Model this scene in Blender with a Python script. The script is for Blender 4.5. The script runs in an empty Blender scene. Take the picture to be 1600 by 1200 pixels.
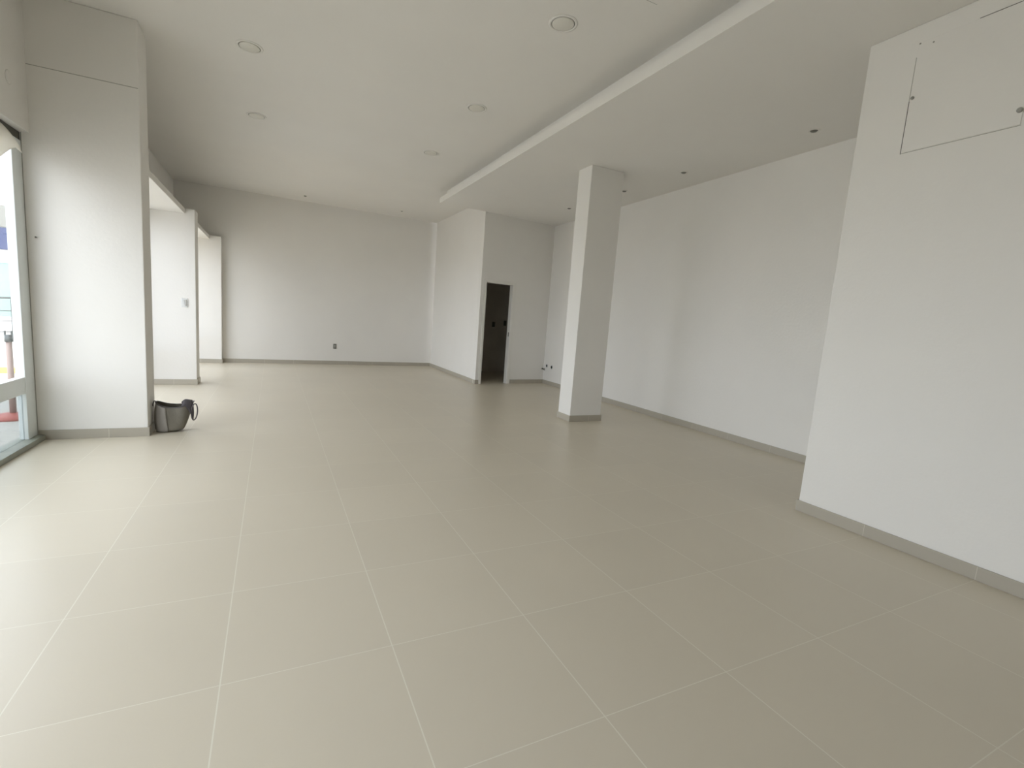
import bpy, bmesh, math, random
from mathutils import Vector, Matrix

# ------------------------------------------------------------------ camera
C = bpy.context.scene.collection
sc = bpy.context.scene
CAM = (1.35666, -0.53776, 1.32636)
YAW, PITCH, ROLL = 0.45160, -0.13070, 0.07060
def cam_matrix(y, p, r):
    f = Vector((math.sin(y)*math.cos(p), math.cos(y)*math.cos(p), math.sin(p)))
    rt = Vector((math.cos(y), -math.sin(y), 0)); up = rt.cross(f)
    r2 = math.cos(r)*rt + math.sin(r)*up; u2 = -math.sin(r)*rt + math.cos(r)*up
    m = Matrix((r2, u2, -f)).transposed().to_4x4()
    m.translation = Vector(CAM)
    return m
cd = bpy.data.cameras.new('camera'); cam = bpy.data.objects.new('camera', cd); C.objects.link(cam)
cam.matrix_world = cam_matrix(YAW, PITCH, ROLL)
cd.sensor_fit = 'HORIZONTAL'; cd.sensor_width = 36
cd.lens = 742.407/1600*36
cd.shift_x = 18.644/1600; cd.shift_y = -1.701/1600
cd.clip_start = 0.05; cd.clip_end = 300
sc.camera = cam

# ------------------------------------------------------------------ sky, light, exposure
w = bpy.data.worlds.new('overcast'); sc.world = w; w.use_nodes = True
nt = w.node_tree; bg = nt.nodes['Background']
bg.inputs['Color'].default_value = (0.89, 0.95, 1.04, 1)
bg.inputs['Strength'].default_value = 4.0
sc.view_settings.view_transform = 'Standard'
sc.view_settings.look = 'None'
sc.view_settings.gamma = 1.0
sc.view_settings.use_curve_mapping = False
sc.view_settings.exposure = 0.50

sl = bpy.data.lights.new('sun', 'SUN'); sl.energy = 2.5; sl.angle = math.radians(8); sl.color = (1, .96, .88)
so_ = bpy.data.objects.new('sun', sl); C.objects.link(so_)      # high hazy sun behind the building: lights the street, not the room
so_.rotation_euler = Vector((-.42, .12, -.9)).to_track_quat('-Z', 'Y').to_euler()
H1, H2 = 3.65, 3.41           # main ceiling, lowered ceiling
GX = -0.53                     # plane of the shop windows
BAYS = [(-1.00, 1.63), (1.63, 4.87), (5.17, 8.11), (8.41, 11.20)]
def portal(y0, y1):            # guides the sky's light through a window
    l = bpy.data.lights.new('portal', 'AREA'); l.shape = 'RECTANGLE'
    l.size = y1-y0; l.size_y = 2.5; l.cycles.is_portal = True
    o = bpy.data.objects.new('window_portal', l); C.objects.link(o)
    o.location = (GX-0.06, (y0+y1)/2, 1.28)
    o.rotation_euler = (math.pi/2, 0, -math.pi/2)
for b in BAYS: portal(*b)

# ------------------------------------------------------------------ materials
def mat(name, col, rough=0.6, bump=0.0, bscale=60, var=0.0, vscale=2.0, metal=0.0, spec=0.5):
    m = bpy.data.materials.new(name); m.use_nodes = True; t = m.node_tree
    b = t.nodes['Principled BSDF']
    b.inputs['Base Color'].default_value = (*col, 1); b.inputs['Roughness'].default_value = rough
    b.inputs['Metallic'].default_value = metal; b.inputs['Specular IOR Level'].default_value = spec
    tc = t.nodes.new('ShaderNodeTexCoord')
    if var:
        n = t.nodes.new('ShaderNodeTexNoise'); n.inputs['Scale'].default_value = vscale
        n.inputs['Detail'].default_value = 4; t.links.new(tc.outputs['Object'], n.inputs['Vector'])
        r = t.nodes.new('ShaderNodeValToRGB')
        r.color_ramp.elements[0].position = .3; r.color_ramp.elements[1].position = .7
        r.color_ramp.elements[0].color = (*[c*(1-var) for c in col], 1)
        r.color_ramp.elements[1].color = (*[min(1, c*(1+var)) for c in col], 1)
        t.links.new(n.outputs['Fac'], r.inputs['Fac']); t.links.new(r.outputs['Color'], b.inputs['Base Color'])
    if bump:
        n2 = t.nodes.new('ShaderNodeTexNoise'); n2.inputs['Scale'].default_value = bscale; n2.inputs['Detail'].default_value = 3
        t.links.new(tc.outputs['Object'], n2.inputs['Vector'])
        bp = t.nodes.new('ShaderNodeBump'); bp.inputs['Strength'].default_value = bump; bp.inputs['Distance'].default_value = .01
        t.links.new(n2.outputs['Fac'], bp.inputs['Height']); t.links.new(bp.outputs['Normal'], b.inputs['Normal'])
    return m

PAINT = mat('white_wall_paint', (.865, .838, .788), .62, .12, 35, .012, 1.3, spec=.3)
CEIL = mat('white_ceiling_paint', (.865, .838, .788), .75, .05, 25, .012, 1.1, spec=.2)
TRIMW = mat('white_trim', (.84, .815, .76), .5)
PLATE = mat('white_plastic', (.72, .72, .70), .35)
GREYP = mat('grey_plate', (.16, .155, .13), .4)
GREYL = mat('pale_grey_insert', (.38, .37, .33), .4)
DARK = mat('dark_hole', (.012, .012, .010), .8)
SEAM = mat('shadow_gap', (.10, .095, .08), .8)
FRAMEW = mat('white_aluminium', (.80, .83, .81), .35, spec=.5)
SILL = mat('weathered_sill', (.30, .31, .26), .45, var=.12, vscale=8)
BAG = mat('grey_felt', (.19, .172, .137), .75, .3, 180, .10, 9)
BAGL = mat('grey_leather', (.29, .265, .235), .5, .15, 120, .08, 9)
BAGD = mat('dark_grey_leather', (.085, .075, .080), .5)
LENS = mat('frosted_diffuser', (.80, .775, .70), .4)
FAINT = mat('faint_gap', (.42, .40, .35), .8)
CHROME = mat('brushed_metal', (.55, .55, .52), .3, metal=.9)
CLOTH = mat('white_cloth', (.82, .80, .76), .8, .1, 40)
_t = CLOTH.node_tree; _tl = _t.nodes.new('ShaderNodeBsdfTranslucent'); _tl.inputs[0].default_value = (.80, .77, .70, 1)
_mx = _t.nodes.new('ShaderNodeMixShader'); _mx.inputs[0].default_value = .45
_t.links.new(_t.nodes['Principled BSDF'].outputs[0], _mx.inputs[1]); _t.links.new(_tl.outputs[0], _mx.inputs[2])
_t.links.new(_mx.outputs[0], _t.nodes['Material Output'].inputs[0])
CONC = mat('pale_paving', (.46, .44, .40), .8, .1, 20, .06, 1.5)
YEL = mat('yellow_road_paint', (.62, .38, .05), .7)
EXTW = mat('white_render', (.82, .82, .80), .8, var=.02)
EXTG = mat('grey_render', (.26, .255, .23), .8)
NAVY = mat('navy_sign_board', (.045, .06, .15), .4)
MINT = mat('mint_shop_glass', (.30, .44, .39), .15)
STEEL = mat('rail_steel', (.10, .11, .11), .4, metal=.4)
POLE = mat('faded_brown_post', (.34, .25, .22), .5)
REDM = mat('red_rubber', (.42, .10, .08), .5)
UTIL = mat('bare_grey_plaster', (.86, .80, .71), .85, .15, 20, .06)

def tile_mat(name, base, grout, skirt=False):
    """60 cm porcelain tiles with thin joints, laid on the building's grid."""
    m = bpy.data.materials.new(name); m.use_nodes = True; t = m.node_tree; N = t.nodes; L = t.links
    b = N['Principled BSDF']; geo = N.new('ShaderNodeNewGeometry')
    sx = N.new('ShaderNodeSeparateXYZ'); L.new(geo.outputs['Position'], sx.inputs[0])
    def math_(op, a, c=None):
        n = N.new('ShaderNodeMath'); n.operation = op
        for i, v in enumerate((a, c)):
            if v is None: continue
            if isinstance(v, (int, float)): n.inputs[i].default_value = v
            else: L.new(v, n.inputs[i])
        return n.outputs[0]
    def joint(o, half):
        s = math_('DIVIDE', o, .6); f = math_('FRACT', s); d = math_('ABSOLUTE', math_('SUBTRACT', f, .5))
        return math_('GREATER_THAN', d, .5-half/.6)
    half = .0022
    jx = joint(math_('ADD', sx.outputs['X'], 60.0), half); jy = joint(math_('ADD', sx.outputs['Y'], 60.0), .0016)
    if skirt:
        sn = N.new('ShaderNodeSeparateXYZ'); L.new(geo.outputs['Normal'], sn.inputs[0])
        ax = math_('GREATER_THAN', math_('ABSOLUTE', sn.outputs['X']), .5)
        j = math_('MAXIMUM', math_('MULTIPLY', jy, ax), math_('MULTIPLY', jx, math_('SUBTRACT', 1.0, ax)))
    else:
        j = math_('MAXIMUM', jx, jy)
    # tile to tile tone and faint clouding
    fl = N.new('ShaderNodeVectorMath'); fl.operation = 'SCALE'; fl.inputs['Scale'].default_value = 1/.6
    L.new(geo.outputs['Position'], fl.inputs[0])
    f2 = N.new('ShaderNodeVectorMath'); f2.operation = 'FLOOR'; L.new(fl.outputs[0], f2.inputs[0])
    wn = N.new('ShaderNodeTexWhiteNoise'); L.new(f2.outputs[0], wn.inputs['Vector'])
    nz = N.new('ShaderNodeTexNoise'); nz.inputs['Scale'].default_value = 1.7; nz.inputs['Detail'].default_value = 3
    L.new(geo.outputs['Position'], nz.inputs['Vector'])
    fac = math_('ADD', math_('MULTIPLY', wn.outputs['Value'], .03), math_('MULTIPLY', nz.outputs['Fac'], .05))
    fac = math_('ADD', fac, .96)
    vs = N.new('ShaderNodeVectorMath'); vs.operation = 'SCALE'; vs.inputs[0].default_value = base; L.new(fac, vs.inputs['Scale'])
    mx = N.new('ShaderNodeMix'); mx.data_type = 'RGBA'
    L.new(j, mx.inputs['Factor']); L.new(vs.outputs[0], mx.inputs['A']); mx.inputs['B'].default_value = (*grout, 1)
    L.new(mx.outputs['Result'], b.inputs['Base Color'])
    rg = N.new('ShaderNodeMapRange'); rg.inputs['To Min'].default_value = .34; rg.inputs['To Max'].default_value = .75
    L.new(j, rg.inputs['Value']); L.new(rg.outputs['Result'], b.inputs['Roughness'])
    b.inputs['Specular IOR Level'].default_value = .5
    bp = N.new('ShaderNodeBump'); bp.inputs['Strength'].default_value = .25; bp.inputs['Distance'].default_value = .002
    L.new(math_('SUBTRACT', 1.0, j), bp.inputs['Height']); L.new(bp.outputs['Normal'], b.inputs['Normal'])
    return m
FLOOR = tile_mat('beige_porcelain_tiles', (.68, .613, .49), (.80, .755, .64))
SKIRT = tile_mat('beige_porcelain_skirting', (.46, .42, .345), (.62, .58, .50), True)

def glass_mat(name, tint):
    m = bpy.data.materials.new(name); m.use_nodes = True; t = m.node_tree
    t.nodes.remove(t.nodes['Principled BSDF']); out = t.nodes['Material Output']
    tr = t.nodes.new('ShaderNodeBsdfTransparent'); tr.inputs[0].default_value = (*tint, 1)
    gl = t.nodes.new('ShaderNodeBsdfGlossy'); gl.inputs['Roughness'].default_value = .02
    fr = t.nodes.new('ShaderNodeFresnel'); ge = t.nodes.new('ShaderNodeNewGeometry')
    mr = t.nodes.new('ShaderNodeMapRange'); mr.inputs['To Min'].default_value = 1.45; mr.inputs['To Max'].default_value = 1/1.45   # same reflectance from both sides
    t.links.new(ge.outputs['Backfacing'], mr.inputs['Value']); t.links.new(mr.outputs['Result'], fr.inputs['IOR'])
    mx = t.nodes.new('ShaderNodeMixShader'); t.links.new(fr.outputs[0], mx.inputs[0])
    t.links.new(tr.outputs[0], mx.inputs[1]); t.links.new(gl.outputs[0], mx.inputs[2]); t.links.new(mx.outputs[0], out.inputs[0])
    return m
GLASS = glass_mat('shop_window_glass', (.935, .94, .938))  # slight tint added to hold back the near daylight
GLASS_LOW = glass_mat('smoked_lower_glass', (.66, .68, .68))
GLASS_DIM = glass_mat('dimmed_window_glass', (.89, .895, .90))  # tint made up for the unseen far windows, to weaken their daylight

# ------------------------------------------------------------------ helpers
def box(bm, x0, x1, y0, y1, z0, z1):
    r = bmesh.ops.create_cube(bm, size=1)
    for v in r['verts']:
        v.co = Vector((x0+(v.co.x+.5)*(x1-x0), y0+(v.co.y+.5)*(y1-y0), z0+(v.co.z+.5)*(z1-z0)))
def prism(bm, pts, z0, z1):
    lo = [bm.verts.new((x, y, z0)) for x, y in pts]; hi = [bm.verts.new((x, y, z1)) for x, y in pts]
    n = len(pts); bm.faces.new(lo[::-1]); bm.faces.new(hi)
    for i in range(n): bm.faces.new((lo[i], lo[(i+1) % n], hi[(i+1) % n], hi[i]))
def lathe(bm, prof, c=(0, 0, 0), n=32, axis='Z'):
    rings = []
    for r, h in prof:
        ring = []
        for i in range(n):
            a = 2*math.pi*i/n; p = (r*math.cos(a), r*math.sin(a), h)
            if axis == 'X': p = (h, p[0], p[1])
            if axis == 'Y': p = (p[0], h, p[1])
            ring.append(bm.verts.new((c[0]+p[0], c[1]+p[1], c[2]+p[2])))
        rings.append(ring)
    for a, b_ in zip(rings, rings[1:]):
        for i in range(n): bm.faces.new((a[i], a[(i+1) % n], b_[(i+1) % n], b_[i]))
    for ring in (rings[0], rings[-1]):
        if len({tuple(round(k, 6) for k in v.co) for v in ring}) > 2: bm.faces.new(ring)
def tube(bm, pts, r, n=10, flat=1.0):
    pts = [Vector(p) for p in pts]; rings = []
    for i, p in enumerate(pts):
        d = (pts[min(i+1, len(pts)-1)]-pts[max(i-1, 0)]).normalized()
        s = d.cross(Vector((0, 1, 0)))
        if s.length < .1: s = d.cross(Vector((0, 0, 1)))
        s.normalize(); u = d.cross(s).normalized()
        rings.append([bm.verts.new(p+(s*math.cos(2*math.pi*k/n)*r+u*math.sin(2*math.pi*k/n)*r*flat)) for k in range(n)])
    for a, b_ in zip(rings, rings[1:]):
        for i in range(n): bm.faces.new((a[i], a[(i+1) % n], b_[(i+1) % n], b_[i]))
    bm.faces.new(rings[0]); bm.faces.new(rings[-1])
def obj(name, bm, m, parent=None, bevel=0, smooth=False, loc=None):
    bmesh.ops.recalc_face_normals(bm, faces=bm.faces)
    me = bpy.data.meshes.new(name); bm.to_mesh(me); bm.free(); me.materials.append(m)
    if smooth:
        for p in me.polygons: p.use_smooth = True
    o = bpy.data.objects.new(name, me); C.objects.link(o)
    if parent: o.parent = parent
    if loc: o.location = loc
    if bevel:
        bv = o.modifiers.new('bevel', 'BEVEL'); bv.width = bevel; bv.segments = 2; bv.limit_method = 'ANGLE'
    return o
def boxes(name, lst, m, parent=None, bevel=0):
    bm = bmesh.new()
    for b_ in lst: box(bm, *b_)
    return obj(name, bm, m, parent, bevel)
def struct(o, label=None):
    o['kind'] = 'structure'
    if label: o['label'] = label
    return o
def thing(name, label, cat, loc=(0, 0, 0), group=None, rotz=0):
    o = bpy.data.objects.new(name, None); C.objects.link(o); o.location = loc; o.rotation_euler = (0, 0, rotz)
    o.empty_display_size = .1
    return tag(o, label, cat, group)
def tag(o, label, cat, group=None):
    o['label'] = label; o['category'] = cat
    if group: o['group'] = group
    return o

# ------------------------------------------------------------------ room shell
YN = -4.0                                   # wall behind the photographer
BL, BR = (-.60, 11.30), (7.60, 11.60)       # back wall line (a little out of square)
def yb(x): return BL[1]+(BR[1]-BL[1])*(x-BL[0])/(BR[0]-BL[0])
def xr(y): return 6.675+(y-2.6)*.0262       # far right wall line
struct(boxes('floor', [(-.62, 7.60, YN, 11.75, -.12, 0)], FLOOR))
struct(boxes('ceiling', [(-.60, 7.60, YN, 11.75, H1, H1+.15)], CEIL))
# lowered ceiling over the right-hand side, with a recessed cove behind its lip
bm = bmesh.new()
prof = [(4.155, H2), (7.1, H2), (7.1, H1), (4.29, H1), (4.29, H2+.035), (4.185, H2+.035), (4.185, H2+.095), (4.155, H2+.095)]
fa = [bm.verts.new((x, YN, z)) for x, z in prof]; fb = [bm.verts.new((x, 8.355, z)) for x, z in prof]
bm.faces.new(fa); bm.faces.new(fb[::-1])
for i in range(len(prof)): bm.faces.new((fa[i], fa[i-1], fb[i-1], fb[i]))
box(bm, 5.11, 7.1, 8.3551, 8.80, H2, H1-.001)
struct(obj('ceiling_lowered', bm, CEIL))
bm = bmesh.new(); prism(bm, [(BL[0], BL[1]), (BR[0], BR[1]), (BR[0], 11.8), (BL[0], 11.8)], 0, H1)
struct(obj('wall_back', bm, PAINT))
struct(boxes('wall_front', [(-.60, 7.60, YN-.15, YN, 0, H1)], PAINT))
struct(boxes('wall_left', [(-.60, -.445, YN, 11.3, 2.57, H1), (-.60, -.445, YN, -1.00, 0, 2.57)], PAINT))
struct(boxes('wall_right', [(5.13, 7.0, YN, 1.675, 0, H2)], PAINT, bevel=.006))
bm = bmesh.new(); prism(bm, [(xr(1.6), 1.6), (xr(8.69), 8.69), (7.15, 8.69), (7.15, 1.6)], 0, H2)
struct(obj('wall_far_right', bm, PAINT))
# utility room: side wall, front wall with the doorway, and its own outer wall
DX0, DX1, DZ, DL = .119, .7815, 2.072, 2.50      # doorway along the slightly skewed front wall
SKEW = math.atan(.13)
def on_front(o): o.location = (5.10, 8.36, 0); o.rotation_euler = (0, 0, SKEW); return o
bm = bmesh.new(); prism(bm, [(5.10, 8.361), (5.20, 8.40), (5.20, 11.46), (5.10, 11.46)], 0, H1)
struct(obj('wall_utility_side', bm, PAINT))
on_front(struct(boxes('wall_utility_front', [(0, DX0, 0, .10, 0, H1), (DX1, DL, 0, .10, 0, H1), (DX0, DX1, 0, .10, DZ, H1)], PAINT)))
struct(boxes('wall_utility_inner', [(5.20, 7.60, 10.645, 10.75, 0, H1), (7.50, 7.60, 8.46, 10.645, 0, H1), (5.205, 5.215, 8.47, 10.64, 0, H1)], UTIL))

# ------------------------------------------------------------------ columns
col1 = struct(boxes('column', [(-.60, .296, 4.87, 5.17, 0, H1)], PAINT, bevel=.006), 'white full-height column beside the shop window with a tote bag at its foot')
struct(boxes('column', [(-.60, .300, 8.11, 8.41, 0, 2.64)], PAINT, bevel=.006), 'white half-height column with a light switch on its face')
struct(boxes('column', [(-.60, .385, 11.17, 11.42, 0, 2.64)], PAINT, bevel=.006), 'white half-height column against the back wall')
struct(boxes('column', [(5.088, 5.612, 4.868, 5.17, 0, H2)], PAINT, bevel=.006), 'white freestanding column under the lowered ceiling')
# window-head shelves between the half-height columns
struct(boxes('trim_1', [(-.60, .175, 5.17, 8.11, 2.565, 2.64)], PAINT, bevel=.004))
struct(boxes('trim_2', [(-.60, .175, 8.41, 11.17, 2.565, 2.64)], PAINT, bevel=.004))
# painted-over panel joint across the first column
struct(boxes('trim_3', [(-.445, .288, 4.8688, 4.8705, 3.096, 3.101)], FAINT))

# ------------------------------------------------------------------ skirting tiles
SH, ST = .085, .012
def skirt(side, lst): struct(boxes('baseboard_'+side, lst, SKIRT, bevel=.002))
def skirt_poly(side, pts):
    bm = bmesh.new(); prism(bm, pts, 0, SH); struct(obj('baseboard_'+side, bm, SKIRT))
skirt('right', [(5.13-ST, 5.13, YN, 1.675+ST, 0, SH), (5.13, 6.64, 1.675, 1.675+ST, 0, SH)])
skirt_poly('far_right', [(xr(1.7)-ST, 1.7), (xr(8.57)-ST, 8.57), (xr(8.58), 8.58), (xr(1.7), 1.7)])
skirt_poly('back', [(.385, yb(.385)-ST), (5.10, yb(5.1)-ST), (5.10, yb(5.1)), (.385, yb(.385))])
skirt('utility_side', [(5.10-ST, 5.10, 8.36-ST, 11.49, 0, SH)])
on_front(struct(boxes('baseboard_utility_front', [(-ST, DX0-.045, -ST, 0, 0, SH), (DX1+.06, 1.742, -ST, 0, 0, SH)], SKIRT, bevel=.002)))
skirt('first_column', [(-.495, .296+ST, 4.87-ST, 4.87, 0, SH), (.296, .296+ST, 4.87, 5.17+ST, 0, SH)])
skirt('middle_column', [(-.495, .30+ST, 8.11-ST, 8.11, 0, SH), (.30, .30+ST, 8.11, 8.41+ST, 0, SH)])
skirt('last_column', [(-.495, .385+ST, 11.17-ST, 11.17, 0, SH), (.385, .385+ST, 11.17, yb(.4)-.01, 0, SH)])
skirt('free_column', [(5.088-ST, 5.612+ST, 4.868-ST, 4.868, 0, SH), (5.088-ST, 5.088, 4.868, 5.17+ST, 0, SH),
                      (5.612, 5.612+ST, 4.868, 5.17+ST, 0, SH), (5.088, 5.612, 5.17, 5.17+ST, 0, SH)])
skirt('front', [(-.44, 5.10, YN, YN+ST, 0, SH)])

# ------------------------------------------------------------------ shop windows
def shop_window(n, y0, y1, jamb, glass):
    root = bpy.data.objects.new('window_%d' % n, None); C.objects.link(root); root.location = (GX, (y0+y1)/2, 0); struct(root)
    cy = (y0+y1)/2; x0, x1 = -.03, .03; a, b_ = y0-cy, y1-cy
    boxes('sill', [(-.06, .085, a, b_, 0, .045)], SILL, root, .004)
    boxes('frame', [(x0, x1, b_-jamb, b_, .045, 2.50), (x0, x1, a, a+jamb, .045, 2.50), (x0, x1, a+jamb, b_-jamb, 2.43, 2.50)], FRAMEW, root, .004)
    boxes('head_shade_strip', [(x0+.008, x1-.008, a, b_, 2.50, 2.565)], SEAM, root)  # dark strip standing in for the shaded gap above the frame
    boxes('rail', [(x0+.005, x1-.005, a+jamb, b_-jamb, .44, .58)], FRAMEW, root, .003)
    boxes('pane', [(-.004, .004, a+jamb, b_-jamb, .58, 2.43)], glass, root)
    boxes('pane', [(-.004, .004, a+jamb, b_-jamb, .045, .44)], GLASS_LOW if n == 2 else glass, root)
    boxes('sealant', [(x1, x1+.004, b_-.007, b_, .045, 2.565)], GREYL, root)
    return root
for i, (a, b_) in enumerate(BAYS): shop_window(i+1, a, b_, .17, GLASS if i < 2 else GLASS_DIM)

# ------------------------------------------------------------------ doorway of the utility room
d = bpy.data.objects.new('door_1', None); C.objects.link(d); d.location = (5.10+(DX0+DX1)/2*math.cos(SKEW), 8.36+(DX0+DX1)/2*math.sin(SKEW), 0); d.rotation_euler = (0, 0, SKEW); struct(d)
cx = (DX0+DX1)/2; hw = (DX1-DX0)/2
boxes('casing', [(-hw-.045, -hw, -.014, 0, 0, DZ+.045), (hw, hw+.060, -.014, 0, 0, DZ+.045), (-hw, hw, -.014, 0, DZ, DZ+.045)], TRIMW, d, .003)
boxes('jamb', [(-hw, -hw+.012, -.012, .10, 0, DZ), (hw-.02, hw, -.012, .10, 0, DZ), (-hw+.012, hw-.02, -.012, .10, DZ-.012, DZ)], TRIMW, d, .002)
boxes('strike_plate', [(hw-.024, hw-.019, .02, .045, 1.0, 1.09)], GREYP, d)

# ------------------------------------------------------------------ electrical plates
def plate(name, label, loc, face, ww, hh, m_plate, m_in, group=None):
    """face: '-Y' plate looks towards -Y, '-X' towards -X"""
    r = thing(name, label, 'outlet' if 'outlet' in name else 'switch', loc, group, 0 if face == '-Y' else -math.pi/2)
    boxes('cover_plate', [(-ww/2, ww/2, -.008, 0, -hh/2, hh/2)], m_plate, r, .003)
    return r
o = plate('power_outlet', 'dark grey power outlet low on the back wall', (2.705, yb(2.705), .435), '-Y', .072, .115, GREYP, GREYL)
boxes('socket_insert', [(-.018, .018, -.012, -.007, -.036, .036)], GREYL, o, .003)
o = plate('light_switch', 'white light switch plate on the half-height column', (.155, 8.11, 1.255), '-Y', .085, .135, PLATE, GREYL)
boxes('rocker', [(-.030, -.004, -.013, -.007, -.040, .040)], PLATE, o, .002)
boxes('rocker', [(.010, .030, -.013, -.007, -.048, .048)], GREYL, o, .002)
o = plate('wall_outlet', 'dark outlet box left of two inside the dim utility room', (6.474, 10.645, 1.21), '-Y', .08, .13, GREYP, DARK)
o = plate('wall_outlet', 'dark outlet box right of two inside the dim utility room', (6.80, 10.645, 1.262), '-Y', .08, .13, GREYP, DARK)

# ------------------------------------------------------------------ recessed round lights in the main ceiling
LIGHTS = [(1.150, 4.793, 'round ceiling light nearer to the first column of the left row'),
          (1.160, 6.580, 'round ceiling light further back in the left row, behind the nearer one'),
          (3.386, 2.974, 'largest round ceiling light, nearest of the three along the lowered ceiling'),
          (3.397, 4.757, 'round ceiling light, middle one of the three along the lowered ceiling'),
          (3.404, 6.513, 'round ceiling light, farthest of the three along the lowered ceiling')]
def ceiling_light(x, y, label):
    r = thing('ceiling_light', label, 'ceiling light', (x, y, H1), 'round recessed ceiling lights')
    bm = bmesh.new(); lathe(bm, [(.092, -.001), (.092, -.004), (.100, -.007), (.112, -.005), (.114, 0)], n=48); obj('trim_ring', bm, CEIL, r, smooth=True)
    bm = bmesh.new(); lathe(bm, [(.0925, -.0015), (.0870, -.0015)], n=48); obj('shadow_gap', bm, FAINT, r)
    bm = bmesh.new(); lathe(bm, [(.086, 0), (.086, -.005), (.080, -.009), (.0001, -.011)], n=48); obj('diffuser', bm, LENS, r, smooth=True)
    return r
for x, y, l in LIGHTS: ceiling_light(x, y, l)
SPOTS = [(6.197, 2.713, 'small dark recessed spotlight nearest to the projecting right wall'),
         (6.195, 4.388, 'small dark recessed spotlight halfway between right wall corner and free column'),
         (6.180, 5.550, 'small dark recessed spotlight just right of the free column top'),
         (6.160, 7.027, 'small dark recessed spotlight just left of the free column top')]
for x, y, l in SPOTS:
    r = thing('spotlight', l, 'spotlight', (x, y, H2), 'small recessed spotlights in the lowered ceiling')
    bm = bmesh.new(); lathe(bm, [(.036, 0), (.036, -.005), (.052, -.004), (.054, 0)], n=32); obj('trim_ring', bm, CEIL, r, smooth=True)
    bm = bmesh.new(); lathe(bm, [(.035, -.001), (.034, -.004), (.022, -.014), (.0001, -.015)], n=24); obj('dark_recess', bm, GREYP, r, smooth=True)  # dark grey stands in for the shade inside the recessed hole
bm = bmesh.new(); lathe(bm, [(.03, 0), (.03, -.006), (.018, -.02), (.0001, -.022)], n=20)
tag(obj('ceiling_hook', bm, GREYL, smooth=True, loc=(1.966, 10.81, H1)), 'tiny grey fitting on the main ceiling near the back wall, left one', 'fitting', 'tiny ceiling fittings near the back wall')
bm = bmesh.new(); lathe(bm, [(.022, 0), (.022, -.005), (.014, -.014), (.0001, -.015)], n=20)
tag(obj('ceiling_hook', bm, GREYL, smooth=True, loc=(4.02, 10.75, H1)), 'tiny grey fitting on the main ceiling near the back wall, right one', 'fitting', 'tiny ceiling fittings near the back wall')

# ------------------------------------------------------------------ access panels
a = thing('access_panel', 'square painted access hatch high on the projecting right wall', 'access panel', (5.13, 1.380, 2.609))
boxes('panel', [(-.005, 0, -.574, -.006, .006, .684)], PAINT, a, .0015)
sm = .0032
boxes('gap', [(-.0015, .0005, -.0035, 0, 0, .33)], SEAM, a)
boxes('gap', [(-.0015, .0005, -.003, 0, .33, .60)], FAINT, a)
boxes('gap', [(-.0015, .0005, -.582, -.577, .07, .69)], SEAM, a)
boxes('gap', [(-.0012, .0005, -.577, -.006, .001, .0040)], FAINT, a)
boxes('gap', [(-.0015, .0005, -.577, -.30, .687, .690)], SEAM, a)
bm = bmesh.new(); lathe(bm, [(.010, 0), (.010, -.007), (.006, -.010), (.0001, -.010)], n=16, axis='X', c=(-.004, -.020, .345)); obj('latch', bm, GREYL, a, smooth=True)
bm = bmesh.new(); lathe(bm, [(.014, 0), (.014, -.010), (.008, -.014), (.0001, -.014)], n=16, axis='X', c=(-.004, -.562, .085)); obj('latch', bm, GREYL, a, smooth=True)
for yy, zz in ((-.012, .678), (-.085, .655)):
    bm = bmesh.new(); lathe(bm, [(.005, 0), (.005, -.003), (.0001, -.003)], n=12, axis='X', c=(-.0045, yy, zz)); obj('screw', bm, GREYL, a)
a = thing('ceiling_hatch', 'flush hatch in the main ceiling at the top edge of the photo', 'access panel', (3.83, 2.43, H1))
boxes('panel', [(-.594, -.006, -.594, -.006, -.005, 0)], CEIL, a, .001)
boxes('gap', [(-.600, 0, -.005, 0, -.0015, .0005)], SEAM, a)
boxes('gap', [(-.006, -.003, -.600, -.005, -.0012, .0005)], GREYL, a)

# round blanking cover over the near window, screw on the first column
bm = bmesh.new(); lathe(bm, [(.050, 0), (.050, .003), (.043, .006), (.0001, .007)], n=32, axis='X')
tag(obj('blanking_cover', bm, PAINT, smooth=True, loc=(-.445, 4.56, 2.875)), 'round white blanking cover above the shop window left of the first column', 'cover')
bm = bmesh.new(); tube(bm, [(0, .005, 0), (0, -.016, .002)], .004); lathe(bm, [(.007, -.016), (.007, -.019)], n=12, axis='Y')
tag(obj('wall_screw', bm, GREYP, loc=(-.436, 4.87, 1.743), smooth=True), 'small dark screw sticking out of the first column beside the window', 'screw')

# ------------------------------------------------------------------ capped plumbing in the nook
def stub(y, z, r, label):
    x = xr(y)
    t = thing('pipe_outlet', label, 'pipe', (x, y, z), 'open pipe ends low on the far right wall')
    bm = bmesh.new(); lathe(bm, [(r*1.5, 0), (r*1.5, -.004), (r, -.008), (r, -.004)], n=24, axis='X'); obj('collar', bm, PLATE, t, smooth=True)
    bm = bmesh.new(); lathe(bm, [(r*.98, -.0046), (r*.5, -.0047), (.0001, -.0047)], n=24, axis='X'); obj('opening', bm, DARK, t)
stub(8.440, .405, .030, 'dark open pipe end on the far right wall, left of two holes')
stub(8.226, .398, .033, 'dark open pipe end on the far right wall, right hole beside the free column')
t = thing('angle_valve', 'small metal angle valve on the wall left of the pipe holes', 'valve', (xr(8.53), 8.53, .330))
bm = bmesh.new(); tube(bm, [(.002, 0, 0), (-.05, 0, 0)], .012); obj('body', bm, CHROME, t, smooth=True)
bm = bmesh.new(); tube(bm, [(-.045, -.005, 0), (-.05, -.07, -.02)], .011); obj('spout', bm, GREYP, t, smooth=True)
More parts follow.
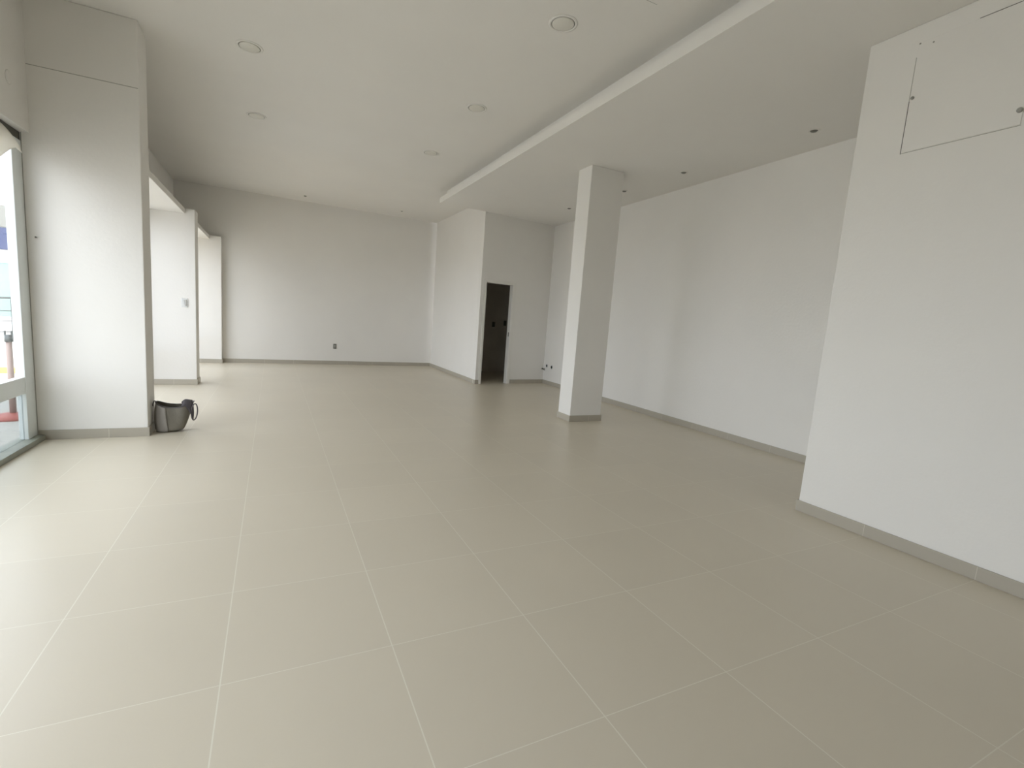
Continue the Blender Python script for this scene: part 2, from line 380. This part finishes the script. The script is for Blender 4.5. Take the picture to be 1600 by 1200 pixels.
bm = bmesh.new(); lathe(bm, [(.020, -.05), (.020, -.066), (.0001, -.066)], n=16, axis='X'); obj('handle', bm, GREYP, t, smooth=True)

# ------------------------------------------------------------------ tote bag
bag = thing('tote_bag', 'grey tote bag slumped on the floor against the first column', 'bag', (.322, 5.062, 0))
NS, NZ = 40, 10
def section(k):
    f = k/(NZ-1)
    x0 = .000 - .012*math.sin(f*math.pi); x1 = .222 + .098*f**.75; d = .085 + .012*math.sin(f*2.2)
    return x0, x1, d, f
def rim(x):                                   # uneven top edge
    s = max(0, min(1, x/.33)); return .292 - .050*math.sin(s*math.pi*.95) + .012*s
bm = bmesh.new(); rings = []
for k in range(NZ):
    x0, x1, dd, f = section(k); ring = []
    for i in range(NS):
        a = 2*math.pi*i/NS; ca, sa = math.cos(a), math.sin(a)
        px = (x0+x1)/2 + (x1-x0)/2*math.copysign(abs(ca)**.62, ca)
        py = dd*math.copysign(abs(sa)**.75, sa) + .010*math.sin(px*38+f*2)*f
        if f < .01: py *= .93
        ring.append(bm.verts.new((px, py, f*rim(px)+.002)))
    rings.append(ring)
for a, b_ in zip(rings, rings[1:]):
    for i in range(NS): bm.faces.new((a[i], a[(i+1) % NS], b_[(i+1) % NS], b_[i]))
bm.faces.new(rings[0])
body = obj('body', bm, BAG, bag, smooth=True)
so = body.modifiers.new('thickness', 'SOLIDIFY'); so.thickness = .004; so.offset = -1
body.modifiers.new('round', 'SUBSURF').levels = 1
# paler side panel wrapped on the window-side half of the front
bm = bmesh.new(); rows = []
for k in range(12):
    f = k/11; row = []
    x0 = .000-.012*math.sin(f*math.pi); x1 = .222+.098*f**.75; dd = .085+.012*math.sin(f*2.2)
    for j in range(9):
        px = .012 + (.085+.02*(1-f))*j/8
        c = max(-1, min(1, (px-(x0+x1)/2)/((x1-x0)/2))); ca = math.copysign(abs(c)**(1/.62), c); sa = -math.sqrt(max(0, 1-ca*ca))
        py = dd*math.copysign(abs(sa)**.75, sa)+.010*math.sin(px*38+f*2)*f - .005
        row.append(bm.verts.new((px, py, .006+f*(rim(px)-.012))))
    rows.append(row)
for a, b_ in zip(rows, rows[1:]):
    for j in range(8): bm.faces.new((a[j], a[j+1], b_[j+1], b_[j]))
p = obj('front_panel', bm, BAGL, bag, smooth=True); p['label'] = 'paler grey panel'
sp = p.modifiers.new('thickness', 'SOLIDIFY'); sp.thickness = .003
bm = bmesh.new(); pts = [(v.co.x, v.co.y, v.co.z) for v in []]
for i in range(NS+1):
    a = 2*math.pi*(i % NS)/NS; ca, sa = math.cos(a), math.sin(a); x0, x1, dd, f = section(NZ-1)
    px = (x0+x1)/2+(x1-x0)/2*math.copysign(abs(ca)**.62, ca)
    pts.append((px, dd*math.copysign(abs(sa)**.75, sa)+.010*math.sin(px*38+2), rim(px)+.002))
tube(bm, pts, .0045, 8); p = obj('rim_binding', bm, BAGD, bag, smooth=True); p['label'] = 'dark bound top edge'
# folded-out gusset at the right end and the two carrying handles
bm = bmesh.new(); rows = []
for k in range(9):
    f = k/8; row = []
    for j in range(7):
        s = j/6
        px = .222+.092*s + .010*math.sin(f*3); zz = .300 + .040*math.sin(min(1, s*2.2)*math.pi*.5)*(1-f*.5) - .022*s - f*(.03+.15*s**2.5)
        row.append(bm.verts.new((px + .012*f*s, -.060-.040*f+.02*s*(1-f), zz)))
    rows.append(row)
for a, b_ in zip(rows, rows[1:]):
    for j in range(6): bm.faces.new((a[j], a[j+1], b_[j+1], b_[j]))
p = obj('folded_flap', bm, BAGD, bag, smooth=True); p.modifiers.new('thickness', 'SOLIDIFY').thickness = .006; p['label'] = 'dark folded-over flap'
bm = bmesh.new(); pts = []
for i in range(25):
    a = 2*math.pi*i/24
    pts.append((.335+.026*math.cos(a)+.006*math.sin(a), -.085, .205+.083*math.sin(a)))
tube(bm, pts, .0055, 8); p = obj('handle', bm, BAGD, bag, smooth=True); p['label'] = 'dark looped handle hanging outside'
bm = bmesh.new(); pts = [(.004+.014*math.cos(a), -.055, .262+.052*math.sin(a)) for a in [math.pi*i/14 for i in range(15)]]
tube(bm, pts, .0055, 8); p = obj('handle', bm, BAGD, bag, smooth=True); p['label'] = 'dark handle loop by the column'

# ------------------------------------------------------------------ loose cloth at the window head
bm = bmesh.new(); rows = []
TOPC = [(1.80, 2.555), (3.95, 2.555), (4.351, 2.486), (4.489, 2.462), (4.645, 2.408)]
BOTC = [(1.80, 1.80), (2.6, 1.92), (3.3, 1.80), (3.9, 1.98), (4.321, 2.253), (4.453, 2.334), (4.546, 2.373), (4.645, 2.358)]  # unseen stretch away from the tip is added to dim the right wall
def lerp(tab, y):
    for (a0, z0), (a1, z1) in zip(tab, tab[1:]):
        if y <= a1: return z0+(z1-z0)*(y-a0)/(a1-a0)
    return tab[-1][1]
for i in range(61):
    y = 1.80+2.845*i/60; top, bot = lerp(TOPC, y), lerp(BOTC, y); row = []
    for j in range(9):
        tt = j/8; row.append(bm.verts.new((-.430+.010*math.sin(y*9+tt*3)*(1 if y < 4.2 else .4)+.008*tt, y, top+(bot-top)*tt)))
    rows.append(row)
for a, b_ in zip(rows, rows[1:]):
    for j in range(8): bm.faces.new((a[j], a[j+1], b_[j+1], b_[j]))
cl = obj('cloth', bm, CLOTH, smooth=True); cl.modifiers.new('thickness', 'SOLIDIFY').thickness = .003
tag(cl, 'loose white cloth drooping over the top of the shop window', 'cloth')

# ------------------------------------------------------------------ outside
struct(boxes('pavement', [(-40, -.62, -30, 60, -.20, -.01)], CONC))
tag(boxes('yellow_line', [(-9, -.9, 9.25, 9.95, -.010, -.004)], YEL), 'yellow painted line across the pavement outside the shop window', 'line')
tag(boxes('yellow_line', [(-12, -4.75, 15.05, 15.35, -.010, -.004)], YEL), 'far yellow line below the handrail outside', 'line')
b_ = thing('shop_building', 'white shop building with a navy sign band seen through the window', 'building', (-6.5, 16, 0))
boxes('wall', [(-5, 5, 0, 4, -.01, .48), (-5, 5, 0, 4, 1.94, 2.21), (-5, 5, .02, 4, 2.21, 2.77), (1.96, 5, 0, 4, .48, 1.94), (-5, 1.96, .25, 4, .48, 1.94)], EXTW, b_)
boxes('parapet', [(-5.05, 5.05, -.03, 4.05, 2.77, 3.30)], EXTG, b_)
boxes('sign_band', [(-5, 1.95, -.05, .02, 2.22, 2.75)], NAVY, b_)
wn = boxes('window', [(-5, 1.90, .03, .06, .52, 1.90)], MINT, b_)
boxes('window_frame', [(-5, 1.96, .0, .05, .48, .53), (-5, 1.96, 0, .05, 1.89, 1.94), (1.90, 1.96, 0, .05, .53, 1.89), (-.4, -.34, 0, .05, .53, 1.89)], EXTW, wn)
r = thing('handrail', 'grey steel handrail standing before the white shop building', 'handrail', (-4.28, 14.9, 0))
def stick(name, p0, p1, rad, m=STEEL, parent=r):
    bm = bmesh.new(); tube(bm, [p0, p1], rad); return obj(name, bm, m, parent, smooth=True)
for x in (0, -1.6, -3.2): stick('post', (x, 0, -.01), (x, 0, 1.0), .024)
stick('top_rail', (-3.4, 0, .88), (.22, -.05, 1.05), .024)
for z in (.72, .48, .22): stick('cross_rail', (-3.4, 0, z-.10), (.30, -.03, z+.02), .010)
s = thing('barrier_post', 'brown barrier post with round red base outside the shop window', 'barrier post', (-1.02, 5.86, -.01))
bm = bmesh.new(); lathe(bm, [(.17, 0), (.17, .02), (.12, .045), (.04, .06), (.0001, .062)], n=36); obj('base', bm, REDM, s, smooth=True)
bm = bmesh.new(); lathe(bm, [(.026, .04), (.024, .83), (.0001, .83)], n=20); obj('post', bm, POLE, s, smooth=True)
bm = bmesh.new(); lathe(bm, [(.031, .78), (.031, .85), (.0001, .852)], n=20); cp = obj('cap', bm, STEEL, s, smooth=True)
boxes('clip', [(-.030, -.020, -.01, .01, .85, .89)], STEEL, cp); boxes('clip', [(.020, .030, -.01, .01, .85, .89)], STEEL, cp)
